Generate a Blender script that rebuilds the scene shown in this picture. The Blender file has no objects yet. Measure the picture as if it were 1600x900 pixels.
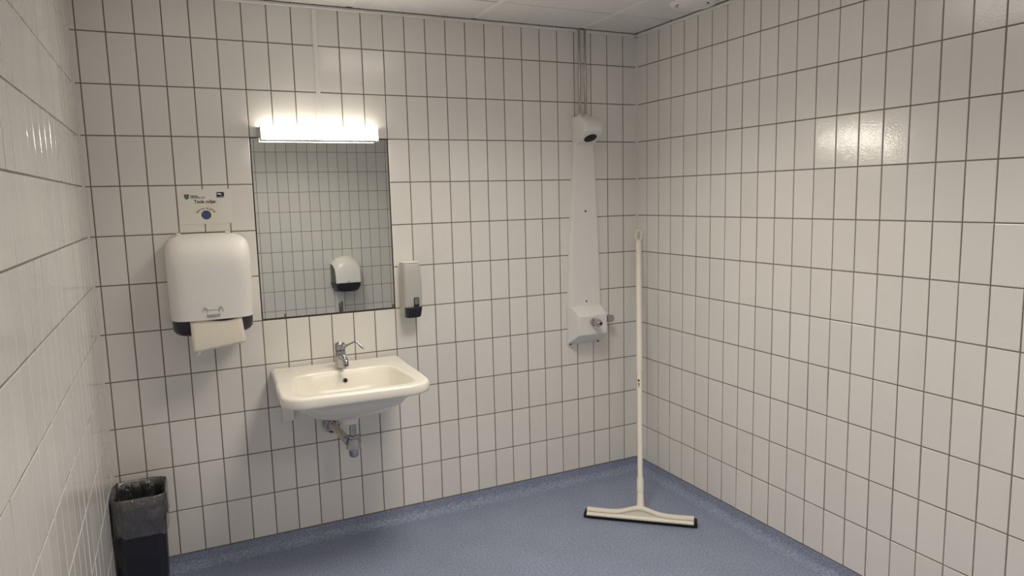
import bpy, bmesh, math, random
from mathutils import Vector, Matrix
random.seed(7)
PI = math.pi
SC = bpy.context.scene
COL = SC.collection

# ------------------------------------------------------------------ camera
cam = bpy.data.cameras.new('camera')
cam.sensor_fit = 'HORIZONTAL'; cam.sensor_width = 36.0
cam.lens = 36.0 * 1109.393 / 1600.0
cam.clip_start = 0.02; cam.clip_end = 60
camo = bpy.data.objects.new('camera', cam); COL.objects.link(camo)
camo.location = (-2.35472, -3.28909, 1.59331)
camo.rotation_euler = (1.442290, 0.024495, -0.448425)
SC.camera = camo

# ------------------------------------------------------------------ world, exposure
W = bpy.data.worlds.new('world'); SC.world = W; W.use_nodes = True
W.node_tree.nodes['Background'].inputs[0].default_value = (0.5, 0.48, 0.45, 1)
W.node_tree.nodes['Background'].inputs[1].default_value = 0.0
SC.view_settings.view_transform = 'Standard'
SC.view_settings.look = 'None'
SC.view_settings.gamma = 1.0
SC.view_settings.use_curve_mapping = False
SC.view_settings.exposure = 0.0
SC.cycles.diffuse_bounces = 7
SC.cycles.max_bounces = 12

# beam of two recessed ceiling lights, the rear one added for fill (their housings are built further down)
LIGHTS = [(-1.266, -1.235), (-1.266, -3.035)]
ZC = 2.441

# the two luminaires of the room (emission strength of their diffusers)
LAMP_E, LAMP_TOP_E, LAMP_C = 48.0, 7.0, (1.0, 0.90, 0.76)
PANEL_E, PANEL_W, PANEL_SPREAD, PANEL_C = 5.0, 12.5, 136.0, (1.0, 0.91, 0.79)
for lx, ly in LIGHTS:
    ld = bpy.data.lights.new('ceiling_light_beam', 'AREA'); ld.shape = 'SQUARE'; ld.size = 0.50
    ld.energy = PANEL_W; ld.color = PANEL_C; ld.spread = math.radians(PANEL_SPREAD)
    lo = bpy.data.objects.new('ceiling_light_beam', ld); COL.objects.link(lo); lo.location = (lx, ly, ZC-0.006)

# ------------------------------------------------------------------ materials
def nodes(name):
    m = bpy.data.materials.new(name); m.use_nodes = True
    nt = m.node_tree
    return m, nt, nt.nodes['Principled BSDF']

def mat(name, col, rough=0.5, metal=0.0, spec=0.5, noise=0.0, nscale=40, bump=0.0, bscale=200, coat=0.0):
    m, nt, p = nodes(name)
    p.inputs['Base Color'].default_value = (*col, 1)
    p.inputs['Roughness'].default_value = rough
    p.inputs['Metallic'].default_value = metal
    p.inputs['Specular IOR Level'].default_value = spec
    p.inputs['Coat Weight'].default_value = coat
    p.inputs['Coat Roughness'].default_value = 0.08
    if noise or bump:
        tc = nt.nodes.new('ShaderNodeTexCoord')
    if noise:
        n = nt.nodes.new('ShaderNodeTexNoise'); n.inputs['Scale'].default_value = nscale; n.inputs['Detail'].default_value = 3
        nt.links.new(tc.outputs['Object'], n.inputs['Vector'])
        mx = nt.nodes.new('ShaderNodeMixRGB')
        mx.inputs[1].default_value = (*[c * (1 - noise) for c in col], 1)
        mx.inputs[2].default_value = (*[min(1, c * (1 + noise)) for c in col], 1)
        nt.links.new(n.outputs['Fac'], mx.inputs[0]); nt.links.new(mx.outputs[0], p.inputs['Base Color'])
    if bump:
        n2 = nt.nodes.new('ShaderNodeTexNoise'); n2.inputs['Scale'].default_value = bscale; n2.inputs['Detail'].default_value = 2
        nt.links.new(tc.outputs['Object'], n2.inputs['Vector'])
        b = nt.nodes.new('ShaderNodeBump'); b.inputs['Strength'].default_value = bump; b.inputs['Distance'].default_value = 0.002
        nt.links.new(n2.outputs['Fac'], b.inputs['Height']); nt.links.new(b.outputs[0], p.inputs['Normal'])
    return m

def emit(name, col, strength):
    m = bpy.data.materials.new(name); m.use_nodes = True
    nt = m.node_tree; nt.nodes.clear()
    o = nt.nodes.new('ShaderNodeOutputMaterial'); e = nt.nodes.new('ShaderNodeEmission')
    e.inputs[0].default_value = (*col, 1); e.inputs[1].default_value = strength
    nt.links.new(e.outputs[0], o.inputs[0]); return m

def tile_material():
    m, nt, p = nodes('glazed white tile')
    L = nt.links.new
    oi = nt.nodes.new('ShaderNodeObjectInfo')
    rp = nt.nodes.new('ShaderNodeValToRGB')
    rp.color_ramp.elements[0].color = (0.765, 0.750, 0.720, 1); rp.color_ramp.elements[1].color = (0.805, 0.79, 0.757, 1)
    L(oi.outputs['Random'], rp.inputs[0])
    L(rp.outputs[0], p.inputs['Base Color'])
    p.inputs['Roughness'].default_value = 0.125
    p.inputs['Specular IOR Level'].default_value = 0.5
    g = nt.nodes.new('ShaderNodeNewGeometry')
    n1 = nt.nodes.new('ShaderNodeTexNoise'); n1.inputs['Scale'].default_value = 26; n1.inputs['Detail'].default_value = 1.5
    n2 = nt.nodes.new('ShaderNodeTexNoise'); n2.inputs['Scale'].default_value = 150; n2.inputs['Detail'].default_value = 1
    L(g.outputs['Position'], n1.inputs['Vector']); L(g.outputs['Position'], n2.inputs['Vector'])
    b1 = nt.nodes.new('ShaderNodeBump'); b1.inputs['Strength'].default_value = 0.30; b1.inputs['Distance'].default_value = 0.0012
    b2 = nt.nodes.new('ShaderNodeBump'); b2.inputs['Strength'].default_value = 0.6; b2.inputs['Distance'].default_value = 0.0005
    L(n1.outputs['Fac'], b1.inputs['Height']); L(n2.outputs['Fac'], b2.inputs['Height'])
    L(b1.outputs[0], b2.inputs['Normal']); L(b2.outputs[0], p.inputs['Normal'])
    return m

def vinyl_material():
    m, nt, p = nodes('blue speckled vinyl')
    L = nt.links.new
    g = nt.nodes.new('ShaderNodeNewGeometry')
    v = nt.nodes.new('ShaderNodeTexNoise'); v.inputs['Scale'].default_value = 140; v.inputs['Detail'].default_value = 4; v.inputs['Roughness'].default_value = 0.75
    w = nt.nodes.new('ShaderNodeTexNoise'); w.inputs['Scale'].default_value = 5; w.inputs['Detail'].default_value = 4
    L(g.outputs['Position'], v.inputs['Vector']); L(g.outputs['Position'], w.inputs['Vector'])
    r = nt.nodes.new('ShaderNodeValToRGB')
    e = r.color_ramp.elements
    e[0].position = 0.30; e[0].color = (0.125, 0.160, 0.285, 1)
    e[1].position = 0.74; e[1].color = (0.56, 0.61, 0.74, 1)
    k = e.new(0.52); k.color = (0.300, 0.345, 0.470, 1)
    L(v.outputs['Fac'], r.inputs[0])
    mx = nt.nodes.new('ShaderNodeMixRGB'); mx.blend_type = 'MULTIPLY'; mx.inputs[0].default_value = 0.22
    L(r.outputs[0], mx.inputs[1]); L(w.outputs['Fac'], mx.inputs[2])
    L(mx.outputs[0], p.inputs['Base Color'])
    p.inputs['Roughness'].default_value = 0.52
    p.inputs['Specular IOR Level'].default_value = 0.35
    b = nt.nodes.new('ShaderNodeBump'); b.inputs['Strength'].default_value = 0.1; b.inputs['Distance'].default_value = 0.0006
    L(v.outputs['Fac'], b.inputs['Height']); L(b.outputs[0], p.inputs['Normal'])
    return m

def bag_material():
    m = bpy.data.materials.new('clear plastic bag'); m.use_nodes = True
    nt = m.node_tree; nt.nodes.clear(); L = nt.links.new
    o = nt.nodes.new('ShaderNodeOutputMaterial')
    t = nt.nodes.new('ShaderNodeBsdfTransparent'); t.inputs[0].default_value = (0.93, 0.92, 0.92, 1)
    d = nt.nodes.new('ShaderNodeBsdfDiffuse'); d.inputs[0].default_value = (0.62, 0.60, 0.60, 1)
    tr = nt.nodes.new('ShaderNodeBsdfTranslucent'); tr.inputs[0].default_value = (0.62, 0.60, 0.60, 1)
    gl = nt.nodes.new('ShaderNodeBsdfGlossy'); gl.inputs['Roughness'].default_value = 0.12
    a = nt.nodes.new('ShaderNodeMixShader'); a.inputs[0].default_value = 0.5
    L(d.outputs[0], a.inputs[1]); L(tr.outputs[0], a.inputs[2])
    b = nt.nodes.new('ShaderNodeMixShader'); b.inputs[0].default_value = 0.13
    L(t.outputs[0], b.inputs[1]); L(a.outputs[0], b.inputs[2])
    fr = nt.nodes.new('ShaderNodeFresnel'); fr.inputs[0].default_value = 1.75
    c = nt.nodes.new('ShaderNodeMixShader')
    ad = nt.nodes.new('ShaderNodeMath'); ad.inputs[1].default_value = 0.05; L(fr.outputs[0], ad.inputs[0]); L(ad.outputs[0], c.inputs[0]); L(b.outputs[0], c.inputs[1]); L(gl.outputs[0], c.inputs[2])
    tc = nt.nodes.new('ShaderNodeTexCoord'); n = nt.nodes.new('ShaderNodeTexNoise'); n.inputs['Scale'].default_value = 28; n.inputs['Detail'].default_value = 3
    bp = nt.nodes.new('ShaderNodeBump'); bp.inputs['Strength'].default_value = 1.0; bp.inputs['Distance'].default_value = 0.03
    mp = nt.nodes.new('ShaderNodeMapping'); mp.inputs['Scale'].default_value = (1.0, 1.0, 0.45); mp.inputs['Rotation'].default_value = (0.3, 0.5, 0)
    L(tc.outputs['Object'], mp.inputs['Vector']); L(mp.outputs[0], n.inputs['Vector']); L(n.outputs['Fac'], bp.inputs['Height'])
    L(bp.outputs[0], gl.inputs['Normal']); L(bp.outputs[0], d.inputs['Normal'])
    L(c.outputs[0], o.inputs[0]); return m

M = dict(
    tile=tile_material(), vinyl=vinyl_material(), bag=bag_material(),
    grout=mat('brown grey grout', (0.21, 0.182, 0.155), 0.9, noise=0.12, nscale=60, bump=0.2),
    silicone=mat('grey white silicone', (0.70, 0.68, 0.64), 0.45),
    ceil=mat('white ceiling panel', (0.74, 0.73, 0.71), 0.9, noise=0.03, nscale=90, bump=0.12, bscale=420),
    trim=mat('white painted trim', (0.84, 0.83, 0.80), 0.45),
    dark=mat('dark void', (0.012, 0.012, 0.013), 0.9),
    white=mat('white plastic', (0.80, 0.775, 0.73), 0.32, noise=0.015, nscale=14),
    softwhite=mat('satin white plastic', (0.80, 0.785, 0.76), 0.42, noise=0.012, nscale=10, bump=0.03, bscale=900),
    brightwhite=mat('glossy white plastic', (0.90, 0.885, 0.85), 0.3, noise=0.01, nscale=10),
    cream=mat('cream white plastic', (0.84, 0.80, 0.70), 0.34, noise=0.02, nscale=20),
    grey=mat('light grey plastic', (0.48, 0.475, 0.45), 0.38, noise=0.02, nscale=30),
    darkgrey=mat('dark grey plastic', (0.13, 0.125, 0.12), 0.4, noise=0.05, nscale=30),
    black=mat('navy black plastic', (0.014, 0.015, 0.026), 0.35, noise=0.08, nscale=50),
    rubber=mat('black rubber', (0.012, 0.012, 0.012), 0.6, noise=0.1, nscale=60),
    porcelain=mat('cream glazed porcelain', (0.86, 0.835, 0.755), 0.2, noise=0.008, nscale=6, coat=0.15),
    enamel=mat('white enamelled metal', (0.80, 0.79, 0.77), 0.28, noise=0.01, nscale=10),
    chrome=mat('polished chrome', (0.47, 0.47, 0.485), 0.05, metal=1.0, noise=0.03, nscale=30),
    brushed=mat('satin pipe metal', (0.42, 0.41, 0.39), 0.2, metal=1.0, noise=0.05, nscale=30),
    mirror=mat('mirror silvering', (0.74, 0.765, 0.755), 0.004, metal=1.0, noise=0.004, nscale=3),
    paper=mat('cream paper towel', (0.78, 0.735, 0.63), 0.95, noise=0.03, nscale=60, bump=0.25, bscale=260),
    sheet=mat('laminated sheet', (0.80, 0.78, 0.73), 0.25, noise=0.01, nscale=10),
    yellow=mat('pale yellow print', (0.78, 0.75, 0.64), 0.3, noise=0.05, nscale=60),
    ink=mat('black ink', (0.035, 0.032, 0.03), 0.4, noise=0.05),
    greenink=mat('dark green ink', (0.020, 0.075, 0.035), 0.4, noise=0.1, nscale=200),
    leafink=mat('pale green ink', (0.30, 0.42, 0.28), 0.4, noise=0.1, nscale=200),
    navy=mat('navy ink', (0.015, 0.018, 0.075), 0.4, noise=0.05),
    globe=mat('blue globe ink', (0.035, 0.075, 0.19), 0.4, noise=0.6, nscale=160),
    globedot=mat('pale blue dots', (0.20, 0.27, 0.36), 0.4, noise=0.1),
    printgrey=mat('grey print', (0.24, 0.23, 0.22), 0.5, noise=0.05),
    lamp=emit('lamp diffuser', LAMP_C, LAMP_E), lamptop=emit('lamp top diffuser', LAMP_C, LAMP_TOP_E), panel=emit('ceiling light diffuser', PANEL_C, PANEL_E),
    window=mat('smoky level window', (0.19, 0.19, 0.185), 0.12, noise=0.25, nscale=60),
    metalgrey=mat('grey lamp metal', (0.42, 0.42, 0.42), 0.4, metal=0.6, noise=0.03),
    pipeplastic=mat('beige waste pipe', (0.60, 0.555, 0.47), 0.4, noise=0.04, nscale=30),
)

# ------------------------------------------------------------------ mesh helpers
class MB:
    def __init__(s): s.v = []; s.f = []
    def add(s, vs, fs):
        o = len(s.v); s.v += [tuple(v) for v in vs]; s.f += [tuple(i + o for i in f) for f in fs]; return s
    def box(s, x0, x1, y0, y1, z0, z1):
        return s.add([(x0,y0,z0),(x1,y0,z0),(x1,y1,z0),(x0,y1,z0),(x0,y0,z1),(x1,y0,z1),(x1,y1,z1),(x0,y1,z1)],
                     [(0,3,2,1),(4,5,6,7),(0,1,5,4),(1,2,6,5),(2,3,7,6),(3,0,4,7)])
    def loft(s, rings, cap0=True, cap1=True, closed=True):
        n = len(rings[0]); o = len(s.v)
        for r in rings: s.v += [tuple(p) for p in r]
        m = n if closed else n - 1
        for k in range(len(rings) - 1):
            for i in range(m):
                j = (i + 1) % n
                s.f.append((o + k*n + i, o + k*n + j, o + (k+1)*n + j, o + (k+1)*n + i))
        if cap0: s.f.append(tuple(o + i for i in reversed(range(n))))
        if cap1: s.f.append(tuple(o + (len(rings)-1)*n + i for i in range(n)))
        return s
    def lathe(s, prof, c=(0,0,0), axis='z', n=28):
        def pt(r, h, a):
            u, w = r*math.cos(a), r*math.sin(a)
            return {'z': (c[0]+u, c[1]+w, c[2]+h), 'y': (c[0]+u, c[1]+h, c[2]-w), 'x': (c[0]+h, c[1]+u, c[2]+w)}[axis]
        return s.loft([[pt(r, h, 2*PI*i/n) for i in range(n)] for r, h in prof])
    def tube(s, pts, r, n=12):
        pts = [Vector(p) for p in pts]; rr = r if isinstance(r, (list, tuple)) else [r]*len(pts)
        rings = []; up = None
        for i, p in enumerate(pts):
            if i == 0: t = pts[1]-pts[0]
            elif i == len(pts)-1: t = pts[-1]-pts[-2]
            else: t = (pts[i+1]-p).normalized() + (p-pts[i-1]).normalized()
            t.normalize()
            if up is None:
                a = Vector((0,0,1)) if abs(t.z) < 0.9 else Vector((1,0,0)); u = t.cross(a).normalized()
            else: u = (up - t*up.dot(t)).normalized()
            up = u; w = t.cross(u)
            rings.append([p + u*rr[i]*math.cos(2*PI*k/n) + w*rr[i]*math.sin(2*PI*k/n) for k in range(n)])
        return s.loft(rings)
    def prism(s, poly, y0, y1):        # polygon in x,z, extruded along y
        n = len(poly)
        return s.add([(x,y0,z) for x,z in poly] + [(x,y1,z) for x,z in poly],
                     [tuple(range(n)), tuple(reversed(range(n,2*n)))] + [(i, n+i, n+(i+1)%n, (i+1)%n) for i in range(n)])
    def mesh(s, name, mt, smooth=None):
        me = bpy.data.meshes.new(name); me.from_pydata(s.v, [], s.f)
        bm = bmesh.new(); bm.from_mesh(me); bmesh.ops.recalc_face_normals(bm, faces=bm.faces); bm.to_mesh(me); bm.free()
        if mt: me.materials.append(M[mt])
        if smooth is not None:
            me.polygons.foreach_set('use_smooth', [True]*len(me.polygons)); me.set_sharp_from_angle(angle=math.radians(smooth))
        me.update(); return me

def link(name, me, parent=None, loc=(0,0,0), rot=(0,0,0)):
    o = bpy.data.objects.new(name, me); COL.objects.link(o); o.location = loc; o.rotation_euler = rot
    if parent: o.parent = parent
    return o
def part(name, mb, mt, parent, smooth=None, bevel=0, seg=2, label=None):
    o = link(name, mb.mesh(name, mt, smooth), parent)
    if bevel:
        b = o.modifiers.new('bevel', 'BEVEL'); b.width = bevel; b.segments = seg; b.limit_method = 'ANGLE'; b.angle_limit = math.radians(40)
        if smooth is None:
            o.data.polygons.foreach_set('use_smooth', [True]*len(o.data.polygons)); o.data.set_sharp_from_angle(angle=math.radians(50))
            b.harden_normals = False
    if label: o['label'] = label
    return o
def thing(name, label, cat, loc=(0,0,0), rz=0, group=None):
    o = bpy.data.objects.new(name, None); COL.objects.link(o); o.location = loc; o.rotation_euler = (0,0,rz)
    o.empty_display_size = 0.05
    o['label'] = label; o['category'] = cat
    if group: o['group'] = group
    return o
def struct(name, mb, mt, smooth=None, label=None):
    o = link(name, mb.mesh(name, mt, smooth)); o['kind'] = 'structure'
    if label: o['label'] = label
    return o

# ------------------------------------------------------------------ room dimensions
XL, XR, YB, YR = -2.653, 0.0, 0.0, -4.20
P = 0.1014                       # tile pitch across
ROWZ = [2.272 - 0.2*r for r in range(12)]     # horizontal joints, last one is the tile foot (0.072)
ZT, ZF = 2.452, 0.072
G = 0.0044                       # joint width
T = 0.007                        # tile thickness
REC = 0.0020                     # joint depth
C_COL = [-0.091 - P*(25-c) for c in range(26)]

def tile_mesh(w, h):
    b = 0.0015; mb = MB(); a, c = w/2, h/2
    R = lambda i, y: [(-a+i, y, -c+i), (a-i, y, -c+i), (a-i, y, c-i), (-a+i, y, c-i)]
    mb.loft([R(0, T), R(0, b), R(b*0.35, b*0.35), R(b*1.3, 0)], cap0=False)
    return mb
_tm = {}
def shared_tile(w, h):
    k = (round(w,4), round(h,4))
    if k not in _tm: _tm[k] = tile_mesh(w, h).mesh('tile', 'tile')
    return _tm[k]

def tile_wall(wall, edges_u, frame, single, skip=lambda u, z: False):
    """edges_u: joint positions along the wall; frame(u) -> (point on tile face at z=0, rotation about z)"""
    zs = [ZT] + ROWZ
    rest = MB()
    for i in range(len(edges_u)-1):
        u0, u1 = edges_u[i], edges_u[i+1]; w = abs(u1-u0) - G
        if w < 0.006: continue
        um = (u0+u1)/2
        for k in range(len(zs)-1):
            z1, z0 = zs[k], zs[k+1]; h = z1-z0-G; zm = (z0+z1)/2
            if skip(um, zm): continue
            (px, py), rz = frame(um)
            if single(um, zm):
                o = link('tile', shared_tile(w, h), wall, (px, py, zm),
                         (random.gauss(0, 0.0035), 0, rz + max(-0.02, min(0.02, random.gauss(0, 0.0085)))))
            else:
                t = tile_mesh(w, h); c, s = math.cos(rz), math.sin(rz)
                rest.add([(px + x*c - y*s, py + x*s + y*c, zm + z) for x, y, z in t.v], t.f)
    if rest.v:
        o = part('tile_field', rest, 'tile', wall); o['kind'] = 'stuff'

# ------------------------------------------------------------------ walls
MX0, MX1, MZ0, MZ1 = C_COL[6], C_COL[12], ROWZ[6], ROWZ[2]     # mirror recess
def ring_slab():
    mb = MB(); y = REC; yb = 0.12; x0, x1, z0, z1 = XL-0.12, XR+0.12, 0.0, 2.52
    a0, a1, b0, b1 = MX0-0.001, MX1+0.001, MZ0-0.001, MZ1+0.001; yr = 0.014
    mb.add([(x0,y,z0),(x1,y,z0),(x1,y,z1),(x0,y,z1),(a0,y,b0),(a1,y,b0),(a1,y,b1),(a0,y,b1),
            (a0,yr,b0),(a1,yr,b0),(a1,yr,b1),(a0,yr,b1),(x0,yb,z0),(x1,yb,z0),(x1,yb,z1),(x0,yb,z1)],
           [(0,1,5,4),(1,2,6,5),(2,3,7,6),(3,0,4,7),(4,5,9,8),(5,6,10,9),(6,7,11,10),(7,4,8,11),(8,9,10,11),
            (12,15,14,13),(0,12,13,1),(1,13,14,2),(2,14,15,3),(3,15,12,0)])
    return mb
wall_back = struct('wall_back', ring_slab(), 'grout', label='white tiled wall with washbasin, mirror and shower panel')
tile_wall(wall_back, [XL+0.004] + C_COL + [XR-0.0035], lambda u: ((u, 0.0), 0.0),
          lambda u, z: True, skip=lambda u, z: MX0 < u < MX1 and MZ0 < z < MZ1)

wall_right = struct('wall_right', MB().box(XR+REC, XR+0.12, YR-0.12, REC, 0, 2.52), 'grout', label='white tiled wall on the right with a lamp glint')
D_COL = [0.0035] + [0.0897 + P*d for d in range(41)] + [-YR-0.003]
tile_wall(wall_right, [-u for u in D_COL], lambda u: ((0.0, u), -PI/2), lambda u, z: u > -2.45)

wall_left = struct('wall_left', MB().box(XL-0.12, XL-REC, YR-0.12, REC, 0, 2.52), 'grout', label='white tiled wall close by on the left, seen at a grazing angle')
L_COL = [0.0035] + [0.0615 + P*d for d in range(41)] + [-YR-0.003]
tile_wall(wall_left, [-u for u in L_COL], lambda u: ((XL, u), PI/2), lambda u, z: u > -2.3)

wall_rear = struct('wall_rear', MB().box(XL-0.12, XR+0.12, YR-0.12, YR-REC, 0, 2.52), 'grout', label='white tiled rear wall seen only in the mirror')
R_COL = [XL+0.004] + [-0.0335 - P*k for k in range(25, -1, -1)] + [XR-0.0035]
tile_wall(wall_rear, R_COL, lambda u: ((u, YR), PI), lambda u, z: -1.75 < u < -0.05 and z > 0.25)

# silicone in the corners
for nm, x, y in (('trim_1', XR, YB), ('trim_2', XL, YB)):
    s = -1 if x == XR else 1
    mb = MB(); pr = [(0.0015*s*-1, 0.0015), (s*0.0075, 0.0015), (s*0.0042, -0.0042), (s*-0.0015, -0.0075)]
    mb.loft([[(x+a, y+b, z) for a, b in pr] for z in (ZF, 2.43)])
    struct(nm, mb, 'silicone', smooth=60, label='grey white silicone joint down the corner of the room')

# ------------------------------------------------------------------ floor with coved upstand
struct('floor', MB().box(XL-0.12, XR+0.12, YR-0.12, YB+0.12, -0.08, 0.0), 'vinyl', label='speckled blue vinyl floor')
def cove(name, p0, p1, nrm):
    R = 0.042; prof = [(0.0008, ZF-0.004), (0.0008, R)]
    for k in range(1, 9):
        a = k/8*PI/2; prof.append((0.0008 + R*(1-math.cos(a)), R*(1-math.sin(a)) + 0.0006))
    prof += [(R+0.006, 0.0002), (-0.002, 0.0002), (-0.002, ZF-0.004)]
    mb = MB(); mb.loft([[(px + nrm[0]*d, py + nrm[1]*d, z) for d, z in prof] for px, py in (p0, p1)])
    struct(name, mb, 'vinyl', smooth=35, label='blue vinyl floor covering turned up the foot of the wall')
cove('baseboard_back', (XL, YB), (XR, YB), (0, -1)); cove('baseboard_right', (XR, YB), (XR, YR), (-1, 0))
cove('baseboard_left', (XL, YB), (XL, YR), (1, 0)); cove('baseboard_rear', (XL, YR), (XR, YR), (0, 1))

# ------------------------------------------------------------------ ceiling: panels in a grid, edge trim
ceiling = struct('ceiling', MB().box(XL-0.12, XR+0.12, YR-0.12, YB+0.12, 2.56, 2.62), 'dark', label='suspended ceiling of white square panels')
gx = [XL] + [-0.366 - 0.6*k for k in (3,2,1,0)] + [XR]
gy = [YR] + [-0.335 - 0.6*k for k in (6,5,4,3,2,1,0)] + [YB]
for i in range(len(gx)-1):
    for j in range(len(gy)-1):
        x0, x1, y0, y1 = gx[i], gx[i+1], gy[j], gy[j+1]
        if any(x0 < lx < x1 and y0 < ly < y1 for lx, ly in LIGHTS): continue
        e, ey = 0.0115, 0.005
        mb = MB()
        a0, a1 = x0 + (0.026 if i == 0 else e), x1 - (0.026 if i == len(gx)-2 else e)
        b0, b1 = y0 + (0.026 if j == 0 else ey), y1 - (0.026 if j == len(gy)-2 else ey)
        mb.box(a0, a1, b0, b1, ZC, ZC+0.018)
        part('ceiling_panel', mb, 'ceil', ceiling, bevel=0.003, seg=1)
for x in gx[1:-1]:
    part('grid_bar', MB().box(x-0.012, x+0.012, YR+0.03, YB-0.034, ZC+0.0015, ZC+0.0045).box(x-0.001, x+0.001, YR+0.03, YB-0.034, ZC+0.0045, ZC+0.04), 'trim', ceiling)
for y in gy[1:-1]:
    part('grid_bar', MB().box(XL+0.03, XR-0.034, y-0.012, y+0.012, ZC+0.013, ZC+0.016), 'trim', ceiling)
def angle(name, p0, p1, nrm):
    prof = [(0.001, ZC-0.013), (0.017, ZC-0.013), (0.019, ZC-0.011), (0.019, ZC-0.002), (0.001, ZC-0.001)]
    mb = MB(); mb.loft([[(px + nrm[0]*d, py + nrm[1]*d, z) for d, z in prof] for px, py in (p0, p1)])
    struct(name, mb, 'trim', label='white edge trim where wall meets ceiling')
angle('trim_3', (XL, YB), (XR, YB), (0,-1)); angle('trim_4', (XR, YB), (XR, YR), (-1,0))
angle('trim_5', (XL, YB), (XL, YR), (1,0)); angle('trim_6', (XL, YR), (XR, YR), (0,1))

# ceiling light panels (outside the frame; glint and shadow place the front one, the rear one is added fill)
for i, (px, py) in enumerate(LIGHTS):
    t = thing('ceiling_light', 'square white ceiling light panel set in the ceiling ' + ('nearer the mirror wall' if i == 0 else 'towards the rear wall, unseen and added for fill light'), 'ceiling light', (px, py, ZC), 0, 'ceiling light panels')
    mb = MB(); h = 0.293
    for a in (-1, 1):
        mb.box(min(a*h, a*(h-0.03)), max(a*h, a*(h-0.03)), -h, h, -0.004, 0.03)
        mb.box(-h+0.03, h-0.03, min(a*h, a*(h-0.03)), max(a*h, a*(h-0.03)), -0.004, 0.03)
    part('frame', mb, 'trim', t)
    part('diffuser', MB().box(-h+0.03, h-0.03, -h+0.03, h-0.03, 0.0, 0.008), 'panel', t)

# round exhaust valve
t = thing('ventilation_valve', 'round white exhaust vent in the ceiling near the corner', 'vent', (-0.145, -0.632, ZC))
part('rim', MB().lathe([(0.072,0.004),(0.074,-0.006),(0.082,-0.014),(0.094,-0.012),(0.103,-0.003),(0.104,0.0)], n=48), 'trim', t, smooth=40)
part('throat', MB().lathe([(0.0,-0.001),(0.073,-0.001),(0.073,0.0015),(0.0,0.0015)], n=40), 'dark', t)
part('disc', MB().lathe([(0.001,-0.0165),(0.05,-0.016),(0.062,-0.0135),(0.066,-0.009),(0.064,-0.005),(0.02,-0.001)], n=48), 'trim', t, smooth=40)

# ------------------------------------------------------------------ mirror
t = thing('wall_mirror', 'frameless rectangular mirror set flush into the tiles above the washbasin', 'mirror', ((MX0+MX1)/2, 0.003, MZ0))
hw = (MX1-MX0)/2 - 0.003; hm = MZ1-MZ0
part('glass', MB().box(-hw, hw, 0.0, 0.006, 0.006, hm-0.003), 'mirror', t, bevel=0.0008, seg=1)
for x in (-0.205, hw-0.006):
    part('clip', MB().box(x-0.004, x+0.004, -0.004, 0.001, 0.0045, 0.022), 'darkgrey', t, bevel=0.001, seg=1)
t.rotation_euler = (0.0018, 0, 0)

# ------------------------------------------------------------------ lamp above the mirror and its cable duct
LA, LB, LZ0, LZ1, LD = -1.979, -1.4665, 1.8565, 1.9165, 0.06
t = thing('mirror_lamp', 'glowing white box-shaped wall lamp mounted above the mirror', 'wall lamp', ((LA+LB)/2, 0, LZ0))
hl = (LB-LA)/2; H = LZ1-LZ0
part('back_plate', MB().box(-hl-0.008, hl+0.004, -0.012, -0.0006, 0.012, H-0.002), 'metalgrey', t, bevel=0.001, seg=1)
for s in (-1, 1):
    part('end_cap', MB().box(min(s*hl, s*(hl-0.004)), max(s*hl, s*(hl-0.004)), -LD+0.003, -0.013, 0.003, H-0.002), 'metalgrey', t, bevel=0.001, seg=1)
part('lower_rail', MB().box(-hl, hl, -LD-0.0004, -0.026, -0.0022, 0.0032), 'metalgrey', t)
dz = 0.0035
part('diffuser', MB().prism([(-hl+0.0045, dz), (hl-0.0045, dz), (hl-0.0045, H-0.0015), (-hl+0.0045, H-0.0015)], -LD, -0.013), 'lamp', t)
part('top_diffuser', MB().box(-hl+0.0045, hl-0.0045, -LD+0.0005, -0.013, H-0.0012, H), 'lamptop', t)
t = thing('cable_duct', 'narrow white cable duct running up the tiles from lamp to ceiling', 'cable duct', (-1.7175, 0, LZ1+0.002))
part('duct', MB().box(-0.0095, 0.0095, -0.011, -0.0004, 0.0, 2.427-LZ1-0.002), 'trim', t, bevel=0.0015, seg=2)

# ------------------------------------------------------------------ text helper
def text_geo(s, size, bold=0.0):
    c = bpy.data.curves.new('txt', 'FONT'); c.body = s; c.size = size; c.offset = bold; c.resolution_u = 3
    o = bpy.data.objects.new('txt', c); COL.objects.link(o)
    dg = bpy.context.evaluated_depsgraph_get(); dg.update()
    me = o.evaluated_get(dg).to_mesh()
    v = [(p.co.x, p.co.y) for p in me.vertices]; f = [tuple(q.vertices) for q in me.polygons]
    o.evaluated_get(dg).to_mesh_clear(); bpy.data.objects.remove(o); bpy.data.curves.remove(c)
    return v, f
def fit_text(s, x0, x1, z, y, bold=0.0, hscale=None):
    v, f = text_geo(s, 1.0, bold); a = min(p[0] for p in v); b = max(p[0] for p in v)
    k = (x1-x0)/(b-a); kz = hscale or k
    return MB().add([(x0+(p[0]-a)*k, y, z+p[1]*kz) for p in v], f)

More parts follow.
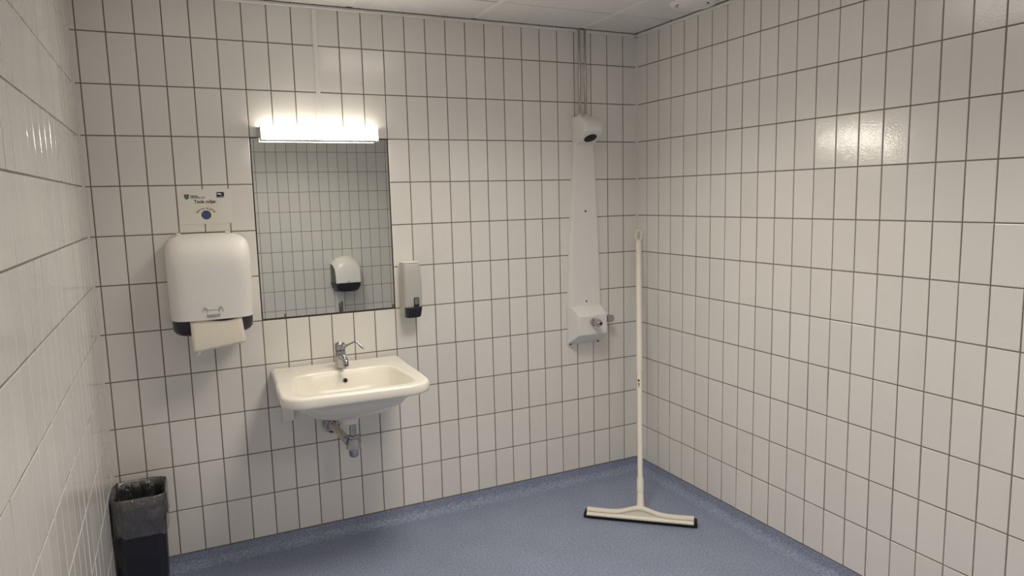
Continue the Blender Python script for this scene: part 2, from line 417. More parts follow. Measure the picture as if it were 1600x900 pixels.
# ------------------------------------------------------------------ laminated notice
SWD, SH = 0.207, 0.146
t = thing('notice', 'laminated notice reading Tenk miljø with blue globe taped above paper dispenser', 'notice', (-2.2135, 0, 1.509))
x = lambda u: -SWD/2 + u
z = lambda d: SH - d
part('sheet', MB().box(-SWD/2, SWD/2, -0.0022, -0.0006, 0, SH), 'sheet', t)
part('yellow_field', MB().box(x(0.060), x(0.155), -0.0025, -0.0021, z(0.136), z(0.066)), 'yellow', t)
yt = -0.0028
def shield(cx, cz, w, h):
    pts = [(-.5,.5),(.5,.5),(.5,.05),(.42,-.2),(.25,-.38),(0,-.5),(-.25,-.38),(-.42,-.2),(-.5,.05)]
    return [(cx+a*w, cz+b*h) for a, b in pts]
part('crest', MB().prism(shield(x(0.034), z(0.032), 0.018, 0.0215), yt, -0.0021), 'greenink', t, label='green shield crest')
mb = MB()
for a, b in ((-.004, .002), (.004, .002), (0, -.004), (0, .006)):
    mb.prism([(x(0.034)+a+0.0022*math.cos(q*PI/3), z(0.032)+b+0.0026*math.sin(q*PI/3)) for q in range(6)], yt-0.0003, yt)
part('crest_flowers', mb, 'leafink', t)
part('lettering', fit_text('Valdres', x(0.047), x(0.0775), z(0.0315), yt, 0.03), 'ink', t)
part('lettering', fit_text('vidaregåande skule', x(0.047), x(0.105), z(0.0375), yt, 0.02), 'ink', t)
part('lettering', fit_text('Tenk miljø:', x(0.0605), x(0.147), z(0.0585), yt, 0.022), 'ink', t, label='black words Tenk miljø')
part('logo', MB().box(x(0.150), x(0.180), yt, -0.0021, z(0.0325), z(0.0135)), 'navy', t, label='navy logo box with white beam')
mb = MB().prism([(x(0.152), z(0.018)), (x(0.163), z(0.0185)), (x(0.171), z(0.0215)), (x(0.170), z(0.0262)), (x(0.163), z(0.0245)), (x(0.153), z(0.0225))], yt-0.0003, yt)
part('logo_beam', mb, 'sheet', t)
part('lettering', fit_text('Miljøfyrtårn', x(0.150), x(0.180), z(0.0372), yt, 0.01), 'navy', t)
# curved line of lettering
mb = MB(); s = 'Hva kan du gjøre?'; cx, cz, R = x(0.1045), z(0.1085), 0.0255
ws = []
for ch in s:
    if ch == ' ': ws.append((0.0042, None)); continue
    v, f = text_geo(ch, 0.0112, 0.00038); a = min(p[0] for p in v); b = max(p[0] for p in v)
    ws.append((b-a+0.0011, ([(p[0]-(a+b)/2, p[1]) for p in v], f)))
tot = sum(w for w, _ in ws); acc = 0
for w, g in ws:
    u = acc + w/2; acc += w
    if not g: continue
    th = (u/tot-0.5)*math.radians(140)
    mb.add([(cx+math.sin(th)*(R+p[1]*0.95)*1.30+math.cos(th)*p[0]*0.82, yt, cz+math.cos(th)*(R+p[1]*0.9)-math.sin(th)*p[0]*0.82) for p in g[0]], g[1])
part('lettering', mb, 'ink', t, label='black words in an arc above the globe')
part('globe', MB().prism([(cx+0.0193*math.cos(q*PI/16), cz+0.0193*math.sin(q*PI/16)) for q in range(32)], yt, -0.0021), 'globe', t, label='blue dotted globe')
mb = MB()
for k in range(26):
    a, r = k*2.4, 0.0175*math.sqrt((k+.5)/26)
    mb.prism([(cx+r*math.cos(a)+0.0011*math.cos(q*PI/3), cz+r*math.sin(a)+0.0011*math.sin(q*PI/3)) for q in range(6)], yt-0.0002, yt)
part('globe_dots', mb, 'globedot', t)

# ------------------------------------------------------------------ paper towel dispenser
def dring(hw, d, n, N, y0=0.0, cx=0.0, z=0.0):
    r = []
    for i in range(N+1):
        a = PI*i/N; c, s = math.cos(a), math.sin(a)
        r.append((cx + hw*math.copysign(abs(c)**(2/n), c), y0 - d*abs(s)**(2/n), z))
    return r
t = thing('paper_towel_dispenser', 'white rounded paper towel dispenser with a sheet hanging out below the notice', 'towel dispenser', (-2.2215, 0, 1.06))
part('back_plate', MB().box(-0.150, 0.150, -0.012, -0.0006, 0.02, 0.375), 'white', t, bevel=0.004)
for s in (-0.105, 0.085):
    part('lock_tab', MB().box(s-0.009, s+0.009, -0.060, -0.010, 0.392, 0.4155), 'white', t, bevel=0.003)
rings = []; zb, ztp = 0.068, 0.4095
zz = [zb, zb+0.004] + [zb + (0.26-zb)*k/5 for k in range(1, 6)] + [0.26 + (ztp-0.26)*math.sin(k/20*PI/2) for k in range(1, 21)]
for q in zz:
    q = min(q, ztp-1e-5)
    d = 0.196 + 0.012*((q-zb)/(0.26-zb) if q < 0.26 else 1)
    if q > 0.27: d *= (1 - ((q-0.27)/(ztp-0.27))**2.3)**(1/2.3)*0.86 + 0.14*(1 - ((q-0.27)/(ztp-0.27))**6)
    hwid = 0.1585 + 0.003*min(1, (q-zb)/0.15)
    if q > 0.30: hwid *= max(0.05, (1 - ((q-0.30)/(ztp-0.30))**4.6)**(1/4.6))
    rings.append(dring(hwid, max(d, 0.02), 5.2, 40, -0.0125, 0, q))
part('cover', MB().loft(rings, cap0=True, cap1=True), 'softwhite', t, smooth=40)
rings = []
for q, hwid, d in ((0.0, 0.118, 0.145), (0.003, 0.132, 0.156), (0.010, 0.145, 0.166), (0.022, 0.1535, 0.173), (0.045, 0.1555, 0.180), (0.0672, 0.1555, 0.186)):
    rings.append(dring(hwid, d, 6, 32, -0.013, 0, q))
part('tray', MB().loft(rings), 'black', t, smooth=35, label='black lower tray with rounded corners')
mb = MB(); N = 10; thick = 0.0006; rows = []
for k in range(N+1):
    s = k/N; yy = -0.197 - 0.006*math.sin(s*PI*0.8) ; row = []
    for j in range(13):
        u = j/12; xl = -0.0905 + 0.002*s; xr = 0.1045 + 0.0105*s
        zbot = -0.064 + 0.026*u + 0.0012*math.sin(j*2.1)
        row.append((xl + (xr-xl)*u, yy - 0.0018*math.sin(u*7+s*3), 0.0665 + (zbot-0.0665)*s))
    rows.append(row)
fr = [p for r in rows for p in r]; n1 = 13
f = [(a*n1+b, a*n1+b+1, (a+1)*n1+b+1, (a+1)*n1+b) for a in range(N) for b in range(12)]
mb.add(fr, f)
o = part('paper_sheet', mb, 'paper', t, smooth=60, label='torn cream paper sheet'); sm = o.modifiers.new('solid', 'SOLIDIFY'); sm.thickness = thick
part('paper_shred', MB().tube([(-0.064, -0.2, -0.061), (-0.066, -0.2, -0.067), (-0.073, -0.199, -0.073), (-0.077, -0.199, -0.076)], [0.003, 0.0025, 0.002, 0.0008], n=6), 'paper', t)
yl = -0.2125
part('name_label', MB().box(-0.026, 0.022, yl-0.0006, yl+0.004, 0.0805, 0.0895), 'printgrey', t, label='small dark name plate')
part('lettering', fit_text('KATRIN', -0.022, 0.018, 0.0825, yl-0.0009, 0.01, hscale=0.0068), 'softwhite', t)
mb = MB()
def line(p, q, w=0.0007):
    d = Vector((q[0]-p[0], q[1]-p[1])); n = Vector((-d.y, d.x)).normalized()*w/2
    mb.prism([(p[0]+n.x, p[1]+n.y), (p[0]-n.x, p[1]-n.y), (q[0]-n.x, q[1]-n.y), (q[0]+n.x, q[1]+n.y)], yl-0.0006, yl+0.004)
for c, s in ((-0.031, 1), (0.0255, -1)):
    line((c-0.009*s, 0.098), (c-0.009*s, 0.110)); line((c-0.009*s, 0.110), (c-0.004*s, 0.116)); line((c+0.005*s, 0.096), (c+0.005*s, 0.112))
    for i in range(3): line((c-0.004*s+i*0.004*s, 0.112), (c-0.005*s+i*0.0045*s, 0.1215), 0.0009)
    line((c+0.006*s, 0.112), (c-0.002*s, 0.109))
line((-0.026, 0.1085), (0.0205, 0.1085))
part('pictogram', mb, 'printgrey', t, label='line drawing of two hands pulling paper')

# ------------------------------------------------------------------ soap dispenser
t = thing('soap_dispenser', 'light grey wall soap dispenser with black push lever right of mirror', 'soap dispenser', (-1.344, 0, 1.035))
part('back_plate', MB().box(-0.043, 0.043, -0.010, -0.0006, 0.0, 0.255), 'white', t, bevel=0.002)
rings = []
for q, hwid, d in ((0.0, 0.0425, 0.060), (0.01, 0.0430, 0.066), (0.045, 0.0440, 0.082), (0.0455, 0.0442, 0.092), (0.10, 0.0455, 0.098), (0.16, 0.0450, 0.098), (0.22, 0.0425, 0.092), (0.252, 0.0405, 0.086), (0.257, 0.0385, 0.083), (0.259, 0.035, 0.078)):
    rings.append(dring(hwid, d-0.01, 7, 32, -0.0102, 0, q))
part('cover', MB().loft(rings), 'grey', t, smooth=38)
part('top_cap', MB().loft([dring(0.0400, 0.0745, 7, 32, -0.0104, 0, 0.2592), dring(0.0395, 0.074, 7, 32, -0.0104, 0, 0.2610), dring(0.037, 0.070, 7, 32, -0.0104, 0, 0.262)]), 'cream', t, smooth=40)
rings = []
for q, hwid, d in ((-0.003, 0.036, 0.082), (0.004, 0.0375, 0.090), (0.030, 0.0400, 0.100), (0.0455, 0.0415, 0.103), (0.048, 0.041, 0.101)):
    rings.append([(a, b, q + 0.003*(a/0.04)**2) for a, b, _ in dring(hwid, d-0.055, 6, 24, -0.055, 0, 0)])
part('push_lever', MB().loft(rings), 'black', t, smooth=40, label='black push lever')
def rrect(cx, cz, w, h, r, k=5):
    out = []
    for sx, sz, a0 in ((1,1,0),(-1,1,PI/2),(-1,-1,PI),(1,-1,3*PI/2)):
        for i in range(k+1):
            a = a0 + PI/2*i/k; out.append((cx+sx*(w/2-r)+r*math.cos(a), cz+sz*(h/2-r)+r*math.sin(a)))
    return out
w_ = part('window_frame', MB().prism(rrect(0.011, 0.0735, 0.025, 0.046, 0.006), -0.0995, -0.09), 'black', t)
part('level_window', MB().prism(rrect(0.011, 0.0785, 0.018, 0.029, 0.004), -0.1003, -0.0985), 'window', t)
part('key_dot', MB().lathe([(0.003, 0), (0.003, 0.0012)], (-0.0435, -0.03, 0.012), 'x', 10), 'black', t)

# ------------------------------------------------------------------ washbasin (mounted a little askew)
BZ = 0.849
t = thing('washbasin', 'cream porcelain wall-hung washbasin under the mirror', 'washbasin', (-2.0045, -0.001, BZ), math.radians(-2.3))
HW, DEP, CX, CY = 0.2985, 0.585, 0.2985, -0.30
NB = 144
def sd(px, py, ins):
    hw, y0, y1 = HW-ins, -DEP+ins, -min(ins, 0.006)
    cy, hh = (y0+y1)/2, (y1-y0)/2
    r = max(0.012, 0.098-ins*0.5) if py < cy else max(0.006, 0.012-ins)
    # shallow waist towards the wall
    wst = 0.006 if py > -0.24 else 0.006*max(0, 1-((-0.24-py)/0.06))
    qx, qy = abs(px)-(hw-wst)+r, abs(py-cy)-hh+r
    return min(max(qx, qy), 0) + math.hypot(max(qx,0), max(qy,0)) - r
def outline(ins, zz):
    ring = []
    for i in range(NB):
        a = 2*PI*i/NB; dx, dy = math.cos(a), math.sin(a); lo, hi = 0.0, 0.7
        for _ in range(26):
            m = (lo+hi)/2
            if sd(dx*m, CY+dy*m, ins) < 0: lo = m
            else: hi = m
        ring.append((CX+dx*lo, CY+dy*lo, zz))
    return ring
def sup(rx, ry, cy, n, zz, cx=CX, tp=0.0):
    r = []
    for i in range(NB):
        a = 2*PI*i/NB; c, s = math.cos(a), math.sin(a)
        sy = math.copysign(abs(s)**(2/n), s)
        r.append((cx+rx*(1-tp*(sy+1)/2)*math.copysign(abs(c)**(2/n), c), cy+ry*sy, zz))
    return r
rings = [sup(0.035, 0.035, -0.29, 2, -0.178), sup(0.085, 0.075, -0.29, 2.2, -0.172), sup(0.165, 0.135, -0.285, 2.6, -0.150), sup(0.215, 0.185, -0.285, 3.0, -0.118),
         sup(0.245, 0.225, -0.285, 3.4, -0.082), sup(0.256, 0.245, -0.285, 4, -0.055), outline(0.030, -0.048), outline(0.010, -0.044), outline(0.002, -0.040), outline(0.0, -0.033), outline(0.001, -0.010),
         outline(0.004, -0.003), outline(0.009, 0.0), outline(0.014, 0.0003), outline(0.024, 0.0003), sup(0.263, 0.194, -0.357, 6, 0.0003, tp=0.15),
         sup(0.252, 0.184, -0.357, 6, 0.0003, tp=0.15), sup(0.249, 0.181, -0.357, 6, -0.0012, tp=0.15), sup(0.2465, 0.1785, -0.357, 6, -0.006, tp=0.15), sup(0.243, 0.174, -0.357, 5.6, -0.016, tp=0.15), sup(0.228, 0.156, -0.353, 5, -0.070, tp=0.13),
         sup(0.206, 0.136, -0.346, 4.2, -0.108, tp=0.1), sup(0.150, 0.100, -0.335, 3.2, -0.130), sup(0.06, 0.045, -0.32, 2.2, -0.139), sup(0.022, 0.022, -0.315, 2, -0.141)]
part('bowl', MB().loft(rings), 'porcelain', t, smooth=50)
mb = MB(); pr = lambda y, a, b, z0, z1: [(CX-a, y, z1), (CX+a, y, z1), (CX+b, y, z0), (CX-b, y, z0)]
mb.loft([pr(-0.001, 0.291, 0.262, -0.155, -0.006), pr(-0.07, 0.289, 0.245, -0.125, -0.008), pr(-0.13, 0.283, 0.20, -0.08, -0.014)])
part('apron', mb, 'porcelain', t, bevel=0.006)
part('mounting_bracket', MB().box(0.042, 0.094, -0.022, -0.001, -0.243, -0.150), 'trim', t, bevel=0.002)
part('outlet_stub', MB().lathe([(0.040, -0.168), (0.036, -0.190), (0.034, -0.203), (0.0345, -0.208), (0.030, -0.210)], (CX, -0.29, 0), n=28), 'porcelain', t, smooth=40)
part('drain', MB().lathe([(0.021, -0.1408), (0.021, -0.1395), (0.018, -0.1388), (0.006, -0.1398)], (CX, -0.315, 0), n=24), 'chrome', t, smooth=40)
rot = math.radians(14)
mb = MB().lathe([(0.0105, 0.003), (0.0110, -0.001), (0.0080, -0.0025), (0.0065, 0.0)], (0, 0, 0), 'y', 20)
o = part('overflow_ring', mb, 'chrome', t, smooth=40); o.location = (CX+0.004, -0.1925, -0.045); o.rotation_euler = (-0.33, 0, 0)
mb = MB().lathe([(0.0075, 0.003), (0.0075, -0.0012)], (0, 0, 0), 'y', 16)
o = part('overflow_hole', mb, 'dark', t); o.location = (CX+0.004, -0.1925, -0.045); o.rotation_euler = (-0.33, 0, 0)

# ------------------------------------------------------------------ faucet
t = thing('mixer_tap', 'chrome single-lever mixer tap standing on the washbasin deck', 'tap', (-1.7135, -0.145, BZ))
rings = []
for q, rx, ry, dy in ((0.0, 0.0255, 0.027, 0), (0.004, 0.026, 0.0275, 0), (0.03, 0.0245, 0.027, -0.001), (0.055, 0.0235, 0.0265, -0.003), (0.075, 0.0235, 0.026, -0.004), (0.082, 0.0225, 0.025, -0.004)):
    rings.append([(rx*math.cos(2*PI*i/28), dy+ry*math.sin(2*PI*i/28), q) for i in range(28)])
part('body', MB().loft(rings), 'chrome', t, smooth=40)
part('cap', MB().lathe([(0.0215, 0.0825), (0.0245, 0.086), (0.0245, 0.104), (0.022, 0.113), (0.015, 0.118), (0.002, 0.1195)], (0, -0.004, 0), n=28), 'chrome', t, smooth=35)
part('spout', MB().tube([(0, -0.016, 0.055), (0.001, -0.05, 0.060), (0.002, -0.085, 0.056), (0.0025, -0.098, 0.047), (0.0025, -0.101, 0.036)], [0.017, 0.0145, 0.0125, 0.012, 0.0115], 16), 'chrome', t, smooth=50)
part('aerator', MB().lathe([(0.0098, 0), (0.0105, 0.004), (0.0105, 0.008)], (0.0025, -0.1015, 0.0285), n=18), 'darkgrey', t)
lv = part('lever', MB().tube([(0.012, -0.020, 0.098), (0.03, -0.045, 0.111), (0.052, -0.072, 0.127), (0.056, -0.077, 0.127), (0.070, -0.105, 0.111), (0.078, -0.118, 0.103)], [0.0065, 0.0042, 0.0038, 0.004, 0.0055, 0.0062], 12), 'chrome', t, smooth=50)

# ------------------------------------------------------------------ bottle trap
t = thing('bottle_trap', 'chrome bottle trap with waste pipe to the wall under the washbasin', 'trap', (-1.7095, -0.300, 0.485))
part('tailpipe', MB().lathe([(0.0145, 0.098), (0.0145, 0.1525), (0.0165, 0.1528), (0.0165, 0.1545)], n=24), 'chrome', t, smooth=40)
part('top_nut', MB().lathe([(0.020, 0.084), (0.0255, 0.086), (0.0265, 0.092), (0.0255, 0.097), (0.018, 0.100)], n=28), 'chrome', t, smooth=35)
n8 = [(0.0255, 0.0845), (0.0275, 0.070), (0.0315, 0.047), (0.032, 0.042), (0.026, 0.040)]
part('body', MB().lathe(n8, n=12), 'chrome', t, smooth=20)
part('cup', MB().lathe([(0.0215, 0.0412), (0.0215, 0.014), (0.0195, 0.006), (0.013, 0.001), (0.003, 0.0)], n=28), 'chrome', t, smooth=40)
part('outlet_nut', MB().tube([(-0.019, 0.004, 0.072), (-0.022, 0.030, 0.074)], [0.020, 0.0205], 20), 'chrome', t, smooth=40)
part('outlet_pipe', MB().tube([(-0.022, 0.030, 0.073), (-0.026, 0.11, 0.073), (-0.031, 0.17, 0.074), (-0.038, 0.245, 0.074)], [0.0165, 0.017, 0.017, 0.017], 20), 'pipeplastic', t, smooth=50)
part('wall_flange', MB().lathe([(0.036, -0.001), (0.039, -0.004), (0.0375, -0.048), (0.0345, -0.054), (0.031, -0.0542), (0.029, -0.040), (0.017, -0.038), (0.017, -0.002)], (-0.038, 0.300, 0.074), 'y', 32), 'chrome', t, smooth=35)
part('stub_nut', MB().lathe([(0.022, -0.039), (0.022, -0.062), (0.019, -0.065)], (-0.038, 0.300, 0.074), 'y', 8), 'chrome', t)

# supply valve behind the flange
t = thing('supply_valve', 'small chrome supply valve on the wall beneath the washbasin left of the trap', 'valve', (-1.806, 0, 0.628))
part('rosette', MB().lathe([(0.026, -0.0006), (0.026, -0.004), (0.020, -0.009), (0.009, -0.011)], (0, 0, 0), 'y', 24), 'chrome', t, smooth=35)
part('stem', MB().tube([(0, -0.009, 0), (0, -0.05, 0)], 0.0085, 14), 'chrome', t, smooth=50)
part('hose', MB().tube([(0, -0.046, 0.004), (0.004, -0.060, 0.03), (0.012, -0.085, 0.07), (0.022, -0.1, 0.105)], 0.006, 10), 'brushed', t, smooth=60)

# ------------------------------------------------------------------ shower panel
SX = -0.358
t = thing('shower_panel', 'tall white tapered shower panel with spray head and chrome knobs', 'shower panel', (SX, 0, 0.783))
Z = lambda q: q - 0.783
mb = MB()
col = []
for q, hb, hf, d in ((0.955, 0.1035, 0.088, 0.036), (1.0, 0.1015, 0.087, 0.036), (1.15, 0.095, 0.084, 0.035), (1.436, 0.0815, 0.0745, 0.034), (1.667, 0.068, 0.064, 0.033), (1.86, 0.0545, 0.053, 0.033)):
    col.append([(-hb, -0.0006, Z(q)), (-hb, -0.006, Z(q)), (-hf-0.003, -d+0.004, Z(q)), (-hf, -d, Z(q)), (hf, -d, Z(q)), (hf+0.003, -d+0.004, Z(q)), (hb, -0.006, Z(q)), (hb, -0.0006, Z(q))])
part('column', MB().loft(col), 'enamel', t, smooth=25)
# spray head: side profile swept across
prof = [(-0.0006, 1.997), (-0.055, 1.997), (-0.085, 1.992), (-0.112, 1.978), (-0.132, 1.957), (-0.141, 1.934), (-0.139, 1.918), (-0.132, 1.909), (-0.036, 1.852), (-0.0006, 1.852)]
rings = []
for xx, k in ((-0.0545, 0.90), (-0.053, 0.93), (-0.047, 0.965), (-0.032, 0.992), (0, 1.0), (0.032, 0.992), (0.047, 0.965), (0.053, 0.93), (0.0545, 0.90)):
    rings.append([(xx, y*k if y < -0.04 else y, Z(1.925 + (q-1.925)*(1.0 if abs(xx) < 0.053 else 0.985))) for y, q in prof])
part('spray_head', MB().loft(rings), 'enamel', t, smooth=32)
c = Vector((0, -0.091, Z(1.8835))); nrm = Vector((0, -0.511, -0.86)).normalized()
o = part('nozzle_ring', MB().lathe([(0.040, -0.002), (0.0405, 0.0015), (0.037, 0.003), (0.034, 0.002)], n=32), 'white', t, smooth=40)
o.location = c; o.rotation_euler = nrm.to_track_quat('Z', 'Y').to_euler()
o = part('nozzle', MB().lathe([(0.0345, -0.002), (0.0345, 0.0022), (0.032, 0.0034), (0.004, 0.0034)], n=32), 'rubber', t, smooth=40, label='black round spray nozzle')
o.location = c; o.rotation_euler = nrm.to_track_quat('Z', 'Y').to_euler()
# mixer block
blk = [[(-0.1045, -0.0006, Z(1.0)), (0.1045, -0.0006, Z(1.0)), (0.1045, -0.0006, Z(0.785)), (-0.1045, -0.0006, Z(0.785))],
       [(-0.1040, -0.008, Z(0.996)), (0.1040, -0.008, Z(0.996)), (0.1040, -0.008, Z(0.787)), (-0.1040, -0.008, Z(0.787))],
       [(-0.0915, -0.036, Z(0.997)), (0.0915, -0.036, Z(0.997)), (0.101, -0.036, Z(0.806)), (-0.101, -0.036, Z(0.806))],
       [(-0.0875, -0.101, Z(0.953)), (0.0875, -0.101, Z(0.953)), (0.0885, -0.101, Z(0.849)), (-0.0885, -0.101, Z(0.849))]]
part('mixer_block', MB().loft(blk), 'enamel', t, bevel=0.004, seg=2)
for q in (1.505, 1.021):
    part('screw', MB().lathe([(0.0048, -0.033), (0.0048, -0.0365), (0.002, -0.0375)], (0, 0, Z(q)), 'y', 12), 'dark', t)
for xx, yy in ((-0.094, -0.012), (0.082, -0.012)):
    part('screw', MB().lathe([(0.004, -0.006), (0.004, 0.001), (0.001, 0.002)], (xx, yy-0.004, Z(0.790)), 'y', 10), 'dark', t)
k = part('flow_knob', MB().lathe([(0.021, -0.1005), (0.0225, -0.104), (0.0225, -0.116), (0.0145, -0.119), (0.0145, -0.128), (0.0195, -0.131), (0.0205, -0.140), (0.019, -0.158), (0.014, -0.168), (0.007, -0.170)], (0.004, 0, Z(0.9185)), 'y', 24), 'chrome', t, smooth=30)
part('knob_button', MB().lathe([(0.0075, -0.1695), (0.0065, -0.1735), (0.002, -0.174)], (0.004, 0, Z(0.9185)), 'y', 14), 'dark', k)
part('temperature_knob', MB().lathe([(0.014, 0.088), (0.014, 0.108), (0.0205, 0.111), (0.021, 0.138), (0.018, 0.149), (0.006, 0.151)], (0, -0.062, Z(0.918)), 'x', 24), 'chrome', t, smooth=30)

for i, xx in enumerate((-0.3795, -0.3445)):
    t = thing('water_pipe', ('left' if i == 0 else 'right') + ' of two thin metal water pipes rising from shower panel to ceiling', 'pipe', (xx, -0.026, 1.9975), 0, 'shower supply pipes')
    part('pipe', MB().lathe([(0.0058, 0.0), (0.0058, 0.452)], n=16), 'brushed', t, smooth=50)
    part('collar', MB().lathe([(0.0115, 0.0), (0.0125, 0.004), (0.0115, 0.009), (0.0075, 0.012)], n=18), 'white', t, smooth=40)

# ------------------------------------------------------------------ floor squeegee leaning in the corner
A = Vector((-0.597, -0.388, 0)); B = Vector((-0.187, -0.742, 0))
ctr = (A+B)/2; dv = (B-A); LEN = dv.length; dv.normalize(); ang = math.atan2(dv.y, dv.x)
t = thing('floor_squeegee', 'white floor squeegee with long pole leaning into the room corner', 'squeegee', ctr, ang)
hd = 0.5*LEN; NS = 40; rings = []
for i in range(NS+1):
    s = -1 + 2*i/NS; bump = 0.030*math.exp(-(s/0.30)**2) + 0.006*max(0, abs(s)-0.35)**2
    x_ = s*(hd-0.014); zt = 0.0465 + bump; gr = 0.0035 if abs(s) > 0.03 else 0.0035
    rings.append([(x_, -0.030, 0.018), (x_, -0.037, 0.0205), (x_, -0.0375, 0.0275), (x_, -0.031, 0.0305), (x_, -0.0225, 0.0325), (x_, -0.0215, zt-0.0125), (x_, -0.0265, zt-0.0075), (x_, -0.0245, zt-0.001), (x_, -0.010, zt+0.001),
                  (x_, 0.006, zt-0.001), (x_, 0.020, zt-0.010-bump*0.5), (x_, 0.028, 0.030), (x_, 0.028, 0.018)])
part('head', MB().loft(rings), 'cream', t, smooth=45)
for s, yy in ((0, -0.017), (1, 0.014)):
    mb = MB().loft([[(a, yy-0.006, 0.0005), (a, yy+0.004, 0.0), (a, yy+0.007, 0.022), (a, yy-0.009, 0.022)] for a in (-hd-0.002, hd+0.002)])
    part('rubber_blade', mb, 'rubber', t)
part('rubber_backing', MB().box(-hd-0.001, hd+0.001, -0.020, 0.022, 0.018, 0.031), 'rubber', t, bevel=0.003)
Rz = Matrix.Rotation(-ang, 3, 'Z')
loc = lambda p: Rz @ (Vector(p) - ctr)
p0, p1 = loc((-0.371, -0.541, 0.058)), loc((-0.0285, -0.0525, 1.392))
ax = p1-p0
pt = lambda s: p0 + ax*s
part('socket', MB().tube([pt(-0.012), pt(0.012), pt(0.035), pt(0.046)], [0.022, 0.0175, 0.0160, 0.0155], 20), 'cream', t, smooth=50)
part('sleeve', MB().tube([pt(0.0465), pt(0.050), pt(0.078), pt(0.095), pt(0.0955)], [0.0150, 0.0172, 0.0168, 0.0160, 0.0135], 20), 'cream', t, smooth=50)
part('pole', MB().tube([pt(0.0955), pt(0.46)], 0.0128, 20), 'cream', t, smooth=50)
part('grip', MB().tube([pt(0.46), pt(0.4605), pt(0.90), pt(0.945), pt(0.955)], [0.013, 0.0152, 0.0155, 0.0150, 0.0125], 20), 'cream', t, smooth=50)
axn = ax.normalized(); sd_ = axn.cross(Vector((0,1,0))).normalized()
sd_ = (Matrix.Rotation(0.0, 3, axn) @ sd_)
lp = []
for i in range(17):
    a = -0.42*PI - 0.0 + (2*PI-0.16*PI)*i/16 ; a = -PI/2 + 0.10*PI + (2*PI-0.2*PI)*i/16
    lp.append(pt(0.978) + axn*math.sin(a)*0.030 + sd_*math.cos(a)*0.0165)
part('hanging_loop', MB().tube([pt(0.945)] + lp + [pt(0.945)], 0.0052, 10), 'cream', t, smooth=60)
mb = MB(); q = pt(0.425); vw = (Rz @ Vector((-0.60, -0.80, 0))).normalized(); vw = (vw - axn*vw.dot(axn)).normalized(); sv = axn.cross(vw)
def sticker(s0, s1, a0, a1):
    vs = []
    for s in (s0, s1):
        for a in (a0, (a0+a1)/2, a1): vs.append(pt(s) + (vw*math.cos(a) + sv*math.sin(a))*0.0131)
    mb.add(vs, [(0,1,4,3), (1,2,5,4)])
sticker(0.424, 0.431, -0.75, 0.1); sticker(0.409, 0.420, -0.45, -0.05); sticker(0.4035, 0.4065, -0.4, 0.0)
part('sticker', mb, 'ink', t, label='tiny black printed mark')

# ------------------------------------------------------------------ waste bin with liner
BX, BY = -2.549, -0.149
t = thing('waste_bin', 'dark plastic waste bin in the left corner lined with a clear bag', 'bin', (BX, BY, 0))
def rr(hx, hy, r, zz, k=7):
    out = []
    for sx, sy, a0 in ((1,1,0),(-1,1,PI/2),(-1,-1,PI),(1,-1,3*PI/2)):
        for i in range(k+1):
            a = a0 + PI/2*i/k; out.append((sx*(hx-r)+r*math.cos(a), sy*(hy-r)+r*math.sin(a), zz))
    return out
BH = 0.452
part('tub', MB().loft([rr(0.076, 0.092, 0.03, 0.002), rr(0.079, 0.095, 0.032, 0.006), rr(0.0925, 0.106, 0.036, BH-0.03), rr(0.0955, 0.109, 0.037, BH-0.028), rr(0.0955, 0.109, 0.037, BH-0.002), rr(0.0945, 0.108, 0.036, BH),
                      rr(0.0915, 0.105, 0.035, BH), rr(0.089, 0.103, 0.034, BH-0.03), rr(0.074, 0.09, 0.03, 0.012)]), 'black', t, smooth=40)
rng = random.Random(3); k = 22; n = 4*(k+1)
wr = [rng.uniform(-1, 1) for _ in range(n)]; ws2 = [rng.uniform(-1, 1) for _ in range(n)]
def wav(ring, amp, seed, zamp=0.0):
    r2 = random.Random(seed); ph = [r2.uniform(0, 6.28) for _ in range(4)]; out = []
    for i, (a, b, c) in enumerate(ring):
        th = 2*PI*i/len(ring); d = amp*(0.5*math.sin(5*th+ph[0]) + 0.35*math.sin(11*th+ph[1]) + 0.35*math.sin(23*th+ph[2]) + 0.3*wr[i])
        l = math.hypot(a, b); out.append((a + a/l*d, b + b/l*d, c + zamp*(math.sin(3*th+ph[3]) + 0.5*math.sin(9*th+ph[0]))))
    return out
rings = [wav(rr(0.0965, 0.1115, 0.039, BH-0.150, k), 0.0025, 1, 0.007), wav(rr(0.1005, 0.1160, 0.041, BH-0.125, k), 0.0030, 2, 0.005), wav(rr(0.1000, 0.1150, 0.041, BH-0.08, k), 0.0024, 3), wav(rr(0.0998, 0.1140, 0.041, BH-0.03, k), 0.0018, 4),
         wav(rr(0.1000, 0.1140, 0.041, BH+0.001, k), 0.0020, 5, 0.0025), wav(rr(0.097, 0.1105, 0.039, BH+0.007, k), 0.0014, 6, 0.0025), wav(rr(0.089, 0.102, 0.035, BH+0.002, k), 0.001, 7, 0.001),
         wav(rr(0.085, 0.098, 0.032, BH-0.03, k), 0.003, 8), wav(rr(0.078, 0.091, 0.03, BH-0.09, k), 0.010, 8), wav(rr(0.072, 0.086, 0.03, BH-0.18, k), 0.014, 8), wav(rr(0.066, 0.08, 0.03, BH-0.27, k), 0.010, 11), wav(rr(0.05, 0.06, 0.03, BH-0.31, k), 0.006, 12)]
part('bin_liner', MB().loft(rings, cap0=False, cap1=True), 'bag', t, smooth=70, label='clear wrinkled plastic liner folded over the rim')

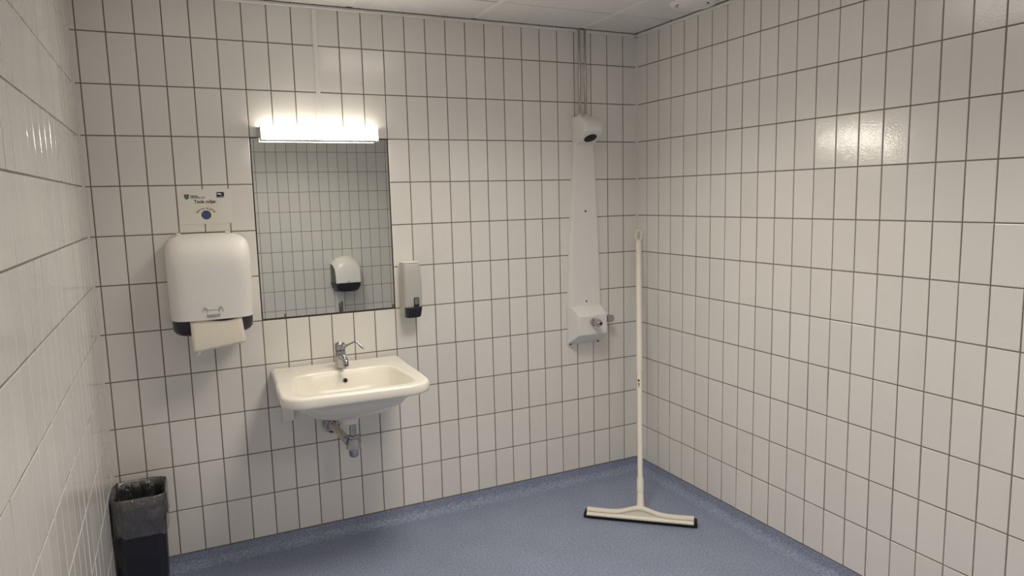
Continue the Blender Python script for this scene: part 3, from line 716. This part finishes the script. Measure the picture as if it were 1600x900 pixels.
# ------------------------------------------------------------------ on the rear wall, seen in the mirror
t = thing('toilet_roll_dispenser', 'white domed toilet roll dispenser with black base, seen in the mirror', 'roll dispenser', (-0.734, YR, 0.645), PI)
side = [(-0.0006, 0.352), (-0.020, 0.357), (-0.050, 0.348), (-0.078, 0.328), (-0.100, 0.298), (-0.114, 0.255), (-0.122, 0.20), (-0.127, 0.14), (-0.130, 0.090)]
def crown(x_, y_, z_):
    u = abs(x_)/0.145; y_ *= 1.5; return (x_*(1.0 - 0.13*min(1, abs(y_)/0.195)), y_*(1 - 0.06*u**2.5), z_ - (0.075*u**2.4)*max(0, (z_-0.12)/0.24))
NX = 14
mb = MB(); rows = [[crown(-0.145 + 0.29*i/NX, y_, z_) for y_, z_ in side] for i in range(NX+1)]
inner = [[(x_, min(-0.0006, y_+0.006), z_-0.005) for x_, y_, z_ in r] for r in rows]
mb.loft([r + list(reversed(q_)) for r, q_ in zip(rows, inner)])
part('cover', mb, 'brightwhite', t, smooth=45)
mb = MB(); rows = [[crown(x_, min(-0.0006, y_+0.009), z_-0.008) for y_, z_ in side] + [(x_, -0.0006, 0.090)] for x_ in (-0.1435, 0.0, 0.1435)]
part('side_shell', mb.loft(rows), 'darkgrey', t, smooth=30, label='dark grey side panels')
rings = [[(x_*s_, y_, z_) for (x_, y_) in ((0.150, -0.001), (0.148, -0.08), (0.128, -0.170), (0.06, -0.204), (-0.06, -0.204), (-0.128, -0.170), (-0.148, -0.08), (-0.150, -0.001))] for z_, s_ in ((0.0, 0.62), (0.014, 0.80), (0.050, 0.96), (0.0895, 1.0))]
part('base', MB().loft(rings), 'black', t, smooth=40)
part('name_label', MB().box(-0.014, 0.014, -0.1965, -0.190, 0.097, 0.104), 'printgrey', t)
t = thing('wall_bracket', 'white wall bracket with dark forked clip below the roll dispenser, seen in the mirror', 'bracket', (-0.802, YR, 0.235), PI)
part('plate', MB().box(-0.045, 0.045, -0.045, -0.0006, 0.0, 0.40), 'softwhite', t, bevel=0.006)
part('fork', MB().box(-0.019, 0.019, -0.075, -0.044, 0.0, 0.235).box(-0.019, -0.009, -0.075, -0.044, 0.235, 0.29).box(0.009, 0.019, -0.075, -0.044, 0.235, 0.275), 'darkgrey', t, bevel=0.002)
